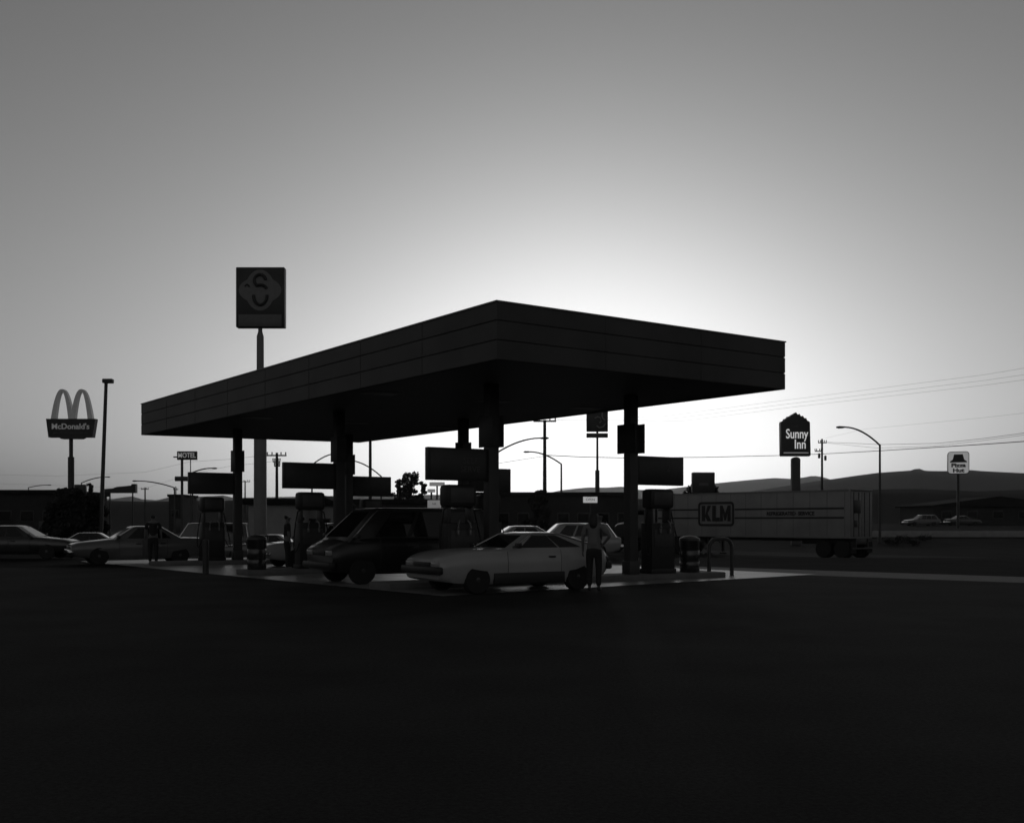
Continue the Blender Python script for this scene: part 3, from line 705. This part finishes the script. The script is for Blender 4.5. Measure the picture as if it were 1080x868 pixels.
# low wedge-shaped sign on the left
Y = 120; p = polebase(128, Y); k = px2m(1, Y)
t = thing('roof_sign', 'low dark wedge-shaped sign on two posts right of the lot light', 'sign', p)
zb = sz(520, Y) - p.z
b = B(); b.prism([(-17 * k, zb), (16 * k, zb), (16 * k, zb + 9.6 * k), (12 * k, zb + 9.6 * k), (11 * k, zb + 8 * k), (-4 * k, zb + 6.5 * k), (-8 * k, zb + 5 * k), (-17 * k, zb + 4.3 * k)], (0, -.3, 0), (1, 0, 0), (0, 0, 1), (0, .6, 0)); b.build('board', M['signdark'], t)
for x in (-12, 12):
    b = B(); b.cyl((x * k, 0, 0), (x * k, 0, zb), .08); b.build('post', M['darksteel'], t)
Y = 110; p = polebase(84, Y); k = px2m(1, Y)
t = thing('box_sign', 'small dark box sign on a post beside the arches pole', 'sign', p)
b = B(); b.box((0, 0, sz(516.5, Y) - p.z), (14 * k, .4, 11 * k), 0, .05); b.build('cabinet', M['signdark'], t)
b = B(); b.cyl((0, 0, 0), (0, 0, sz(521, Y) - p.z), .12); b.build('post', M['darksteel'], t)

# tall sign half hidden by the canopy edge
Y = 105; p = polebase(630, Y); k = px2m(1, Y)
t = thing('high_pole_sign', 'pole sign with dark emblem face, its top cut off by the canopy edge', 'sign', p)
za = sz(455.3, Y) - p.z
b = B(); b.cyl((0, 0, 0), (0, 0, sz(496, Y) - p.z), 2.3 * k, n=14); b.cyl((0, 0, sz(496, Y) - p.z), (0, 0, sz(430, Y) - p.z), 1.25 * k, 1.0 * k, 14); b.build('pole', M['darksteel'], t)
b = B(); b.box((-.2 * k, 0, za + 13 * k), (22.5 * k, .5, 26 * k), 0, .05); b.build('cabinet', M['signdark'], t)
b = B(); b.box((-.2 * k, 0, sz(459.3, Y) - p.z), (22.5 * k, .4, 4.6 * k), 0, .03); b.build('lower_board', M['signdark'], t)
fy = -.26
b = B(); b.tube([(x * k, fy, za + z * k) for x, z in ((3, 23), (5, 20), (4.6, 17), (5.5, 14), (8, 12), (8.4, 8), (6, 5), (2, 4), (-1, 6))], .07); b.tube([(x * k, fy, za + z * k) for x, z in ((-3, 14), (0, 15.5), (3, 14.5), (4, 11), (2, 9))], .06); b.build('emblem_mark', mat('emblem_light', .3, .5), t)

# inn sign
Y = 86; p = polebase(839, Y); k = px2m(1, Y)
t = thing('inn_sign', 'dark inn sign with scalloped crown on a thick rounded post', 'sign', p)
def zz(y): return sz(y, Y) - p.z
def xx(x): return (x - 839) * k
prof = [(823.5, 481.2), (853, 481.2), (854, 480), (853.2, 446), (852.5, 444.8), (850.3, 444), (849.3, 441.2), (847.2, 441.4), (846, 438.8), (843.8, 439.4), (842.2, 436.8), (840.4, 437.8), (838.6, 435.2), (836.6, 436.2), (836.2, 438), (834, 437.6), (832.5, 440), (830, 439.6), (829, 442), (826.6, 442), (826, 444.2), (823.4, 444.8), (822.6, 446), (823, 480)]
b = B(); b.prism([(xx(x), zz(y)) for x, y in prof], (0, -.3, 0), (1, 0, 0), (0, 0, 1), (0, .6, 0)); b.build('board', mat('inn_board', .045, .5), t)
text('small_lettering', 'THE', 3.2 * k, M['signmid'], t, (xx(837), -.31, zz(450)), depth=.01, space=1.4)
text('lettering', 'Sunny', 14 * k, M['litwhite'], t, (xx(839.4), -.315, zz(458.3)), depth=.02, sx=.7, bold=.008)
text('lettering', 'Inn', 14 * k, M['litwhite'], t, (xx(842.8), -.315, zz(469.2)), depth=.02, sx=.72, bold=.008)
b = B(); b.box((xx(838.5), -.305, zz(477.8)), (26 * k, .02, 1 * k)); b.build('rule', M['litdim'], t)
b = B(); b.prism([(-4.4 * k, 0), (4.4 * k, 0), (4.4 * k, zz(485))] + [(4.4 * k * math.cos(R(x)), zz(485) + 3 * k * math.sin(R(x))) for x in (30, 60, 90, 120, 150)] + [(-4.4 * k, zz(485))], (0, -.22, 0), (1, 0, 0), (0, 0, 1), (0, .44, 0)); b.build('post', mat('inn_post', .07, .6), t)

# hut-roof sign
Y = 120; p = polebase(1010.5, Y); k = px2m(1, Y)
t = thing('restaurant_sign', 'rounded light box sign with a dark hut roof at the right edge', 'sign', p, -.35)
zb = sz(500, Y) - p.z; hh = 23.5 * k; ww = 21 * k; k2 = k
def rr(w_, h_, r_):
    o = []
    for cx_, cz_, a0 in ((w_ / 2 - r_, h_ - r_, 0), (-w_ / 2 + r_, h_ - r_, 90), (-w_ / 2 + r_, r_, 180), (w_ / 2 - r_, r_, 270)):
        o += [(cx_ + r_ * math.cos(R(a0 + x)), cz_ + r_ * math.sin(R(a0 + x))) for x in (0, 30, 60, 90)]
    return o
b = B(); b.prism(rr(ww, hh, 3 * k), (0, -.6, zb), (1, 0, 0), (0, 0, 1), (0, 1.2, 0)); b.build('cabinet', M['signdark'], t)
b = B(); b.prism(rr(ww - 1.2 * k, hh - 1.2 * k, 2.6 * k), (0, -.62, zb + .6 * k), (1, 0, 0), (0, 0, 1), (0, .03, 0)); b.build('face', mat('sign_face_light', .6, .5, .1, .6, emit=.2), t)
b = B(); b.prism([(-8.3 * k, zb + 12 * k), (8.3 * k, zb + 12 * k), (8 * k, zb + 13.2 * k), (5.6 * k, zb + 15 * k), (4.2 * k, zb + 20.5 * k), (-4.2 * k, zb + 20.5 * k), (-5.6 * k, zb + 15 * k), (-8 * k, zb + 13.2 * k)], (0, -.64, 0), (1, 0, 0), (0, 0, 1), (0, .03, 0)); b.build('roof_emblem', M['signdark'], t)
text('lettering', 'Pizza\nHut', 5.4 * k, M['signdark'], t, (0, -.635, zb + 6.2 * k), depth=.012, sx=1.3, bold=.03)
b = B(); b.cyl((0, 0, 0), (0, 0, zb + .1), 1.4 * k, n=12); b.build('post', M['darksteel'], t)

# square sign behind the trailer
Y = 84; p = polebase(741.5, Y); k = px2m(1, Y)
t = thing('box_sign', 'dark square box sign rising behind the semi-trailer', 'sign', p)
b = B(); b.box((0, 0, sz(509, Y) - p.z), (23.5 * k, .6, 21.5 * k), 0, .05); b.build('cabinet', M['signdark'], t)
b = B(); b.box((0, -.31, sz(511, Y) - p.z), (10 * k, .03, 3 * k), 0, .005); b.build('face_panel', M['signmid'], t)
b = B(); b.cyl((0, 0, 0), (0, 0, sz(519, Y) - p.z), .2); b.build('post', M['darksteel'], t)

# small white boards; the last two glow in place of sky gaps
def board(label, px0, px1, y0, y1, Y, words_=None, m='litboard'):
    p = polebase((px0 + px1) / 2, Y); k = px2m(1, Y)
    t = thing('sign_or_gap_board', label, 'sign', p)
    z = sz((y0 + y1) / 2, Y) - p.z
    b = B(); b.box((0, 0, z), ((px1 - px0) * k, .2, (y1 - y0) * k), 0, .02); b.build('board', M[m], t)
    b = B(); b.cyl((0, 0, 0), (0, 0, z - (y1 - y0) * k * .4), .07); b.build('post', M['darksteel'], t)
    if words_: text('lettering', words_, (y1 - y0) * .36 * k, M['signmid'], t, (0, -.105, z), depth=.004)
    return t
board('small pale board with faint lettering beside the emblem sign pole', 615, 630, 520, 530.2, 92, 'INN\nOPEN')
board('pale board with bold lettering above the dark van roof', 451, 465, 527.5, 535.5, 60, 'N8', 'litdim')
board('thin glowing strip standing in for a sky gap under the nearest sign board', 453, 469, 508.5, 512.6, 85, None, 'litdim')  # added glowing strip, imitates bright sky between the sign and the roofs
board('tiny glowing board standing in for a sky gap left of the nearest column, above the lettered board', 451, 459, 515.8, 519.2, 80, None, 'litdim')  # added glowing patch, imitates a small opening of bright sky

# ------------------------------------------------------------------ wires
def wire(label, pts, r, grp='overhead wires'):
    P3 = [P(*q) for q in pts]; out_ = []
    for i in range(len(P3) - 1):
        for j in range(6): out_.append(P3[i].lerp(P3[i + 1], j / 6))
    out_.append(P3[-1]); o = P3[0]
    return_ = tag(B().tube([q - o for q in out_], r, 5).build('power_line', M['darksteel']), label, 'wire', grp); return_.location = o
wire('topmost thin power wire rising to the right edge', [(564, 443.6, 99.8), (700, 439, 98), (830, 422, 90), (1037, 395.5, 80), (1130, 380, 74)], .008)
wire('second thin power wire rising to the right edge', [(570, 443.6, 99.8), (700, 442.5, 98), (832, 426, 90), (1037, 401.5, 80), (1130, 388, 74)], .008)
wire('third thin power wire rising to the right edge', [(585, 443.6, 99.8), (720, 444, 98), (840, 429, 90), (1037, 406.5, 80), (1130, 394, 74)], .008)
wire('faint single wire behind the right street lamp arm', [(871, 462, 140), (912, 452.5, 130), (1037, 440.5, 110), (1130, 430, 100)], .008)
wire('sagging wire from the transformer pole to the right', [(871, 466.4, 139.8), (930, 468.8, 130), (989, 467.6, 120), (1037, 462.5, 110), (1130, 450, 95)], .022)
wire('second sagging wire from the transformer pole to the right', [(864, 466.4, 139.8), (925, 472.5, 130), (985, 470.5, 120), (1037, 464.5, 110), (1130, 452, 95)], .016)
wire('thick cable running from the tall utility pole to the right edge', [(574.5, 480, 100), (615, 482, 105), (655, 482.8, 110), (740, 482.3, 120), (822, 480.4, 130), (867, 478.8, 139), (930, 475.3, 120), (1037, 468.6, 95), (1130, 462, 80)], .038)
wire('wire dropping left from the tall utility pole', [(574.5, 481, 100), (550, 484.8, 96), (527, 488.5, 92), (480, 490, 85)], .018)
wire('thin wire from the left utility pole to the motel sign', [(283, 479.8, 105), (240, 484.5, 130), (200, 487, 150), (153, 498, 190), (60, 502, 230), (-30, 500, 260)], .014)
wire('lower thin wire on the left skyline', [(288, 486.6, 105), (240, 492, 140), (200, 500, 170), (153, 515, 210), (60, 512, 240), (-30, 509, 260)], .014)

# ------------------------------------------------------------------ buildings and walls
def building(name, label, c0, c1, h, Y0, depth, wm, rm, nwin=0, gable=0, over=.5, door=True):
    x0 = (c0 - HX) * Y0 / F; x1 = (c1 - HX) * Y0 / F; g = min(zg(x0, Y0), zg(x1, Y0)) - .05
    t = thing(name, label, 'building', ((x0 + x1) / 2, Y0 + depth / 2, g)); wd = x1 - x0
    hz = h - g
    B().box((0, 0, hz / 2 - .2), (wd, depth, hz - .4)).build('wall', wm, t)
    b = B()
    if gable: b.loft([[Vector((x, y, z)) for x, z in ((-wd / 2 - over, hz - .4), (wd / 2 + over, hz - .4), (wd / 2 + over, hz - .2), (0, hz + gable), (-wd / 2 - over, hz - .2))] for y in (-depth / 2 - over, depth / 2 + over)])
    else: b.box((0, 0, hz - .2), (wd + 2 * over, depth + 2 * over, .4), 0, .02)
    b.build('roof', rm, t)
    for i in range(nwin):
        x = -wd / 2 + wd * (i + .5) / nwin
        f = B().box((x, -depth / 2 - .02, hz * .5), (min(1.6, wd / nwin * .6), .08, 1.1), 0, .01).build('window', M['darksteel'], t)
        B().box((x, -depth / 2 - .05, hz * .5), (min(1.6, wd / nwin * .6) - .16, .06, .94)).build('pane', M['glass'], f)
    if door: B().box((wd * .31, -depth / 2 - .03, 1.05), (.95, .1, 2.1), 0, .01).build('door', M['darksteel'], t)
    return t
building('stucco_building', 'low stucco building with dark flat roof behind the sign pole', 262, 320, 3.05, 70, 9, M['wall'], M['roofing'], 0, 0, .35, False)
building('gabled_building', 'small low-gabled building between the left pump and far columns', 322, 352, 3.0, 72, 8, M['wall'], M['roofing'], 2, .35, .3)
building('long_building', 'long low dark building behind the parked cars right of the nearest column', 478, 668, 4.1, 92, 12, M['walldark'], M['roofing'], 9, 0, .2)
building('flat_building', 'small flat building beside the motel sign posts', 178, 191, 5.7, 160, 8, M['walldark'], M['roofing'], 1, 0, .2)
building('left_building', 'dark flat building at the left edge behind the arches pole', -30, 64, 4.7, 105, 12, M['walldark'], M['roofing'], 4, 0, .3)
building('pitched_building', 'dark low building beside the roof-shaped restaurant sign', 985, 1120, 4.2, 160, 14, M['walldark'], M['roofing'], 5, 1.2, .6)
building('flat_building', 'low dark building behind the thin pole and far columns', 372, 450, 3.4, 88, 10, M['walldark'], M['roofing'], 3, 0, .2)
t = tag(B().box((0, 0, .3), (64, .25, .7), 0, .02).build('low_wall', M['wall']), 'low pale concrete wall below the raised lot on the right', 'wall'); t.location = (56, 99.9, -.05)

# ------------------------------------------------------------------ trees and shrubs
def leafy(b, c, r, n, size, rnd):
    for _ in range(n):
        while True:
            d = Vector((rnd.uniform(-1, 1), rnd.uniform(-1, 1), rnd.uniform(-1, 1)))
            if .25 < d.length < 1: break
        p = Vector(c) + Vector((d.x * r[0], d.y * r[1], d.z * r[2]))
        q = Vector((rnd.gauss(0, 1), rnd.gauss(0, 1), rnd.gauss(0, 1))).normalized(); e = q.orthogonal().normalized(); f = q.cross(e)
        s = size * rnd.uniform(.6, 1.4)
        b.face([p - e * s, p + f * s * .5, p + e * s, p - f * s * .5])
def tree(name, label, cat, px, Y, top, halfw, clumps, seed, n=160, leaf=.16, group=None, low=.35):
    rnd = random.Random(seed); p = polebase(px, Y); t = thing(name, label, cat, p, 0, group)
    hz = sz(top, Y) - p.z; hw = px2m(halfw, Y)
    b = B(); b.tube([(0, 0, 0), (.05, 0, hz * .3), (-.04, .03, hz * .6), (0, 0, hz * .9)], [.16 * hz / 5, .13 * hz / 5, .08 * hz / 5, .02])
    cl = []
    for i in range(clumps):
        f = (i + .5) / clumps; z = hz * (low + (1 - low) * f * .95); rr_ = hw * (1 - .75 * max(0, f - .15)) * rnd.uniform(.5, 1)
        a = rnd.uniform(0, 6.28); c = Vector((rr_ * math.cos(a), rr_ * math.sin(a), z)); cl.append(c)
        b.tube([(0, 0, z * .75), (c.x * .5, c.y * .5, z * .92), c], [.05 * hz / 5, .03 * hz / 5, .01])
    b.build('trunk', M['bark'], t)
    b = B()
    for c in cl: s = rnd.uniform(*((.17, .34) if 'conifer' in name else (.28, .5))) * hw; leafy(b, (c.x, c.y, min(c.z, hz - s * .8)), (s * 1.2, s * 1.2, s * .75), n, leaf, rnd)
    b.build('crown', M['leaf'], t, ang=180); return t
tree('conifer_tree', 'uneven dark conifer against the sky, left of the nearest sign board', 'tree', 433, 105, 497, 14, 46, 1, 120, .11)
tree('conifer_tree', 'smaller dark conifer left of the taller conifer', 'tree', 419, 108, 504, 9, 22, 2, 110, .11)
tree('conifer_tree', 'low dark conifer right of the taller conifer', 'tree', 445, 104, 506, 6, 16, 12, 100, .16)
tree('broad_tree', 'dark bushy tree around the foot of the arches pole', 'tree', 70, 74, 514, 20, 46, 3, 190, .16, None, .12)
tree('broad_tree', 'dark bushy tree at the foot of the lot light', 'tree', 96, 76, 521, 16, 36, 4, 190, .16, None, .12)
tree('conifer_tree', 'small thin conifer between the arches pole and the lot light', 'tree', 95, 112, 508, 5, 18, 5, 80, .16)
tree('broad_tree', 'dark round tree top under the square box sign', 'tree', 741, 90, 509, 19, 40, 6, 170, .18, None, .5)
tree('broad_tree', 'dark tree in the middle distance by the tall utility pole', 'tree', 570, 84, 516.5, 12, 24, 8, 140, .17, None, .3)
sh = [(938, 86), (951, 90), (963, 85), (976, 91)]
for i, (px, Y) in enumerate(sh):
    rnd = random.Random(20 + i); p = polebase(px, Y)
    t = thing('shrub', 'low dark shrub on the bank below the pale wall', 'shrub', p, 0, 'shrubs on the bank below the wall')
    b = B()
    for k in range(5): b.tube([(0, 0, 0), (rnd.uniform(-.4, .4), rnd.uniform(-.4, .4), .4), (rnd.uniform(-.7, .7), rnd.uniform(-.7, .7), .7)], [.03, .02, .008], 6)
    b.build('stem', M['bark'], t)
    b = B()
    for k in range(6): leafy(b, (rnd.uniform(-.6, .6), rnd.uniform(-.5, .5), rnd.uniform(.15, .38)), (.36, .36, .2), 90, .06, rnd)
    b.build('foliage', M['leaf'], t, ang=180)

# ------------------------------------------------------------------ people
def skinmesh(name, vs, es, m, parent, lev=2):
    me = bpy.data.meshes.new(name); me.from_pydata([v[:3] for v in vs], es, [])
    o = bpy.data.objects.new(name, me); C.objects.link(o)
    o.modifiers.new('s', 'SKIN')
    for i, v in enumerate(vs):
        d = me.skin_vertices[0].data[i]; r_ = v[3]; d.radius = (r_, v[4] if len(v) > 4 else r_); d.use_root = (i == 0)
    sub = o.modifiers.new('u', 'SUBSURF'); sub.levels = lev; sub.render_levels = lev
    m2 = evald(o); bpy.data.objects.remove(o)
    m2.materials.clear(); m2.materials.append(m)
    for f in m2.polygons: f.use_smooth = True
    return link(name, m2, parent)
def person(label, loc, rz, h=1.72, shirt='c_dark', pants='c_dark', pose='down', hair='long'):
    t = thing('person', label, 'person', loc, rz, None); k = h / 1.72
    def v(x, y, z, r, r2=None): return (x * k, y * k, z * k, r * k, (r2 or r) * k)
    arms = {'down': [((.25, 0, 1.14), (.27, .05, .9)), ((-.25, 0, 1.14), (-.27, .05, .9))],
            'reach': [((.27, .08, 1.16), (.2, .34, 1.1)), ((-.25, 0, 1.14), (-.26, .06, .9))],
            'hip': [((.36, -.06, 1.2), (.2, .05, 1.02)), ((-.25, .02, 1.14), (-.26, .08, .9))]}[pose]
    V_ = [v(0, 0, .95, .15, .12), v(0, 0, 1.12, .13, .1), v(0, 0, 1.3, .155, .11), v(0, 0, 1.42, .12, .085), v(0, .01, 1.5, .055), v(0, .02, 1.58, .075, .085), v(0, .02, 1.65, .075, .09)]
    E = [(0, 1), (1, 2), (2, 3), (3, 4), (4, 5), (5, 6)]
    hands = []
    for s, (el, wrp) in zip((1, -1), arms):
        i = len(V_); V_.append(v(s * .19, 0, 1.4, .058)); V_.append(v(*el, .042)); V_.append(v(*wrp, .028))
        d = (Vector(wrp) - Vector(el)).normalized(); pm = Vector(wrp) + d * .07; V_.append(v(*pm, .036, .02)); E += [(3, i), (i, i + 1), (i + 1, i + 2), (i + 2, i + 3)]
        hands.append((pm, d, s))
    for s in (1, -1):
        i = len(V_); V_ += [v(s * .09, 0, .86, .085), v(s * .1, .03, .5, .058), v(s * .1, 0, .1, .038), v(s * .11, .12, .04, .035, .03)]
        E += [(0, i), (i, i + 1), (i + 1, i + 2), (i + 2, i + 3)]
    body = skinmesh('body', V_, E, M['skin'], t)
    # fingers, thumb, nose, ears joined into the body mesh
    b = B(); b.bm.from_mesh(body.data)
    for pm, d, s in hands:
        side_ = d.cross(Vector((s, 0, 0))).normalized()
        for q, (off, ln) in enumerate(((-.028, .07), (-.01, .082), (.009, .078), (.026, .062))):
            p0 = pm + side_ * off + d * .015; p1 = p0 + d * ln * .55; p2 = p1 + d * ln * .4 + Vector((-s * .015, 0, 0))
            b.tube([x * k for x in (p0, p1, p2)], [.009, .0085, .006], 6)
        p0 = pm - d * .02 - side_ * .03; b.tube([x * k for x in (p0, p0 + d * .03 - side_ * .025, p0 + d * .065 - side_ * .03)], [.01, .009, .007], 6)
    b.tube([Vector((0, .1, 1.63)) * k, Vector((0, .122, 1.6)) * k, Vector((0, .1, 1.59)) * k], [.01, .014, .01], 6)
    for s in (1, -1):
        b.blob(Vector((s * .08, .015, 1.61)) * k, (.012, .025, .034), 1); b.blob(Vector((s * .032, .098, 1.635)) * k, (.013, .01, .008), 1)
    b.tube([Vector((-.025, .1, 1.557)) * k, Vector((0, .108, 1.556)) * k, Vector((.025, .1, 1.557)) * k], .007, 6)
    b.bm.to_mesh(body.data); b.bm.free()
    for f in body.data.polygons: f.use_smooth = True
    sv = [v(0, 0, .93, .165, .135), v(0, 0, 1.12, .145, .115), v(0, 0, 1.3, .172, .127), v(0, 0, 1.415, .13, .096), v(0, 0, 1.455, .075)]; se = [(0, 1), (1, 2), (2, 3), (3, 4)]
    for s, (el, wrp) in zip((1, -1), arms):
        i = len(sv); sv.append(v(s * .19, 0, 1.4, .072)); m_ = Vector((s * .19, 0, 1.4)).lerp(Vector(el), .85); sv.append(v(*m_, .062)); se += [(3, i), (i, i + 1)]
    skinmesh('shirt', sv, se, M[shirt], t)
    pv = [v(0, 0, .97, .155, .125), v(0, 0, .9, .15, .125)]; pe = [(0, 1)]
    for s in (1, -1):
        i = len(pv); pv += [v(s * .095, 0, .8, .1), v(s * .1, .025, .5, .075), v(s * .1, 0, .1, .06)]; pe += [(1, i), (i, i + 1), (i + 1, i + 2)]
    skinmesh('trousers', pv, pe, M[pants], t)
    for s in (1, -1):
        skinmesh('shoe', [v(s * .105, -.03, .045, .045, .042), v(s * .11, .08, .04, .045, .038), v(s * .115, .17, .032, .038, .03)], [(0, 1), (1, 2)], M['plastic'], t, 1)
    if hair == 'long': skinmesh('hair', [v(0, -.0, 1.68, .09, .1), v(0, -.045, 1.6, .1, .075), v(0, -.07, 1.48, .1, .06), v(0, -.085, 1.34, .08, .045)], [(0, 1), (1, 2), (2, 3)], M['hair'], t)
    else: skinmesh('hair', [v(0, .0, 1.675, .088, .1), v(0, -.035, 1.62, .088, .075), v(0, -.04, 1.57, .06, .05)], [(0, 1), (1, 2)], M['hair'], t)
    return t
person('person with long dark hair in a white shirt standing behind the white hatchback', uv(.1, 2.5, .012), R(-15), 1.7, 'c_white', 'c_dark', 'hip', 'long')
person('person in dark clothes standing before the light grey sedan', uv(19.35, -.48, .012), R(20), 1.74, 'c_dark', 'c_dark', 'down', 'short')
person('person in dark clothes left of two standing by the pale sedan', uv(12.7, 1.35, .012), R(-70), 1.7, 'c_dark', 'c_dark', 'down', 'short')
person('person in grey shirt reaching out, right of two standing by the pale sedan', uv(13.1, 2.0, .012), R(60), 1.66, 'c_mid', 'c_dark', 'reach', 'short')
person('person in grey shirt standing left of the right front column', uv(4.5, 6.3, .012), R(-100), 1.72, 'c_mid', 'c_dark', 'down', 'short')
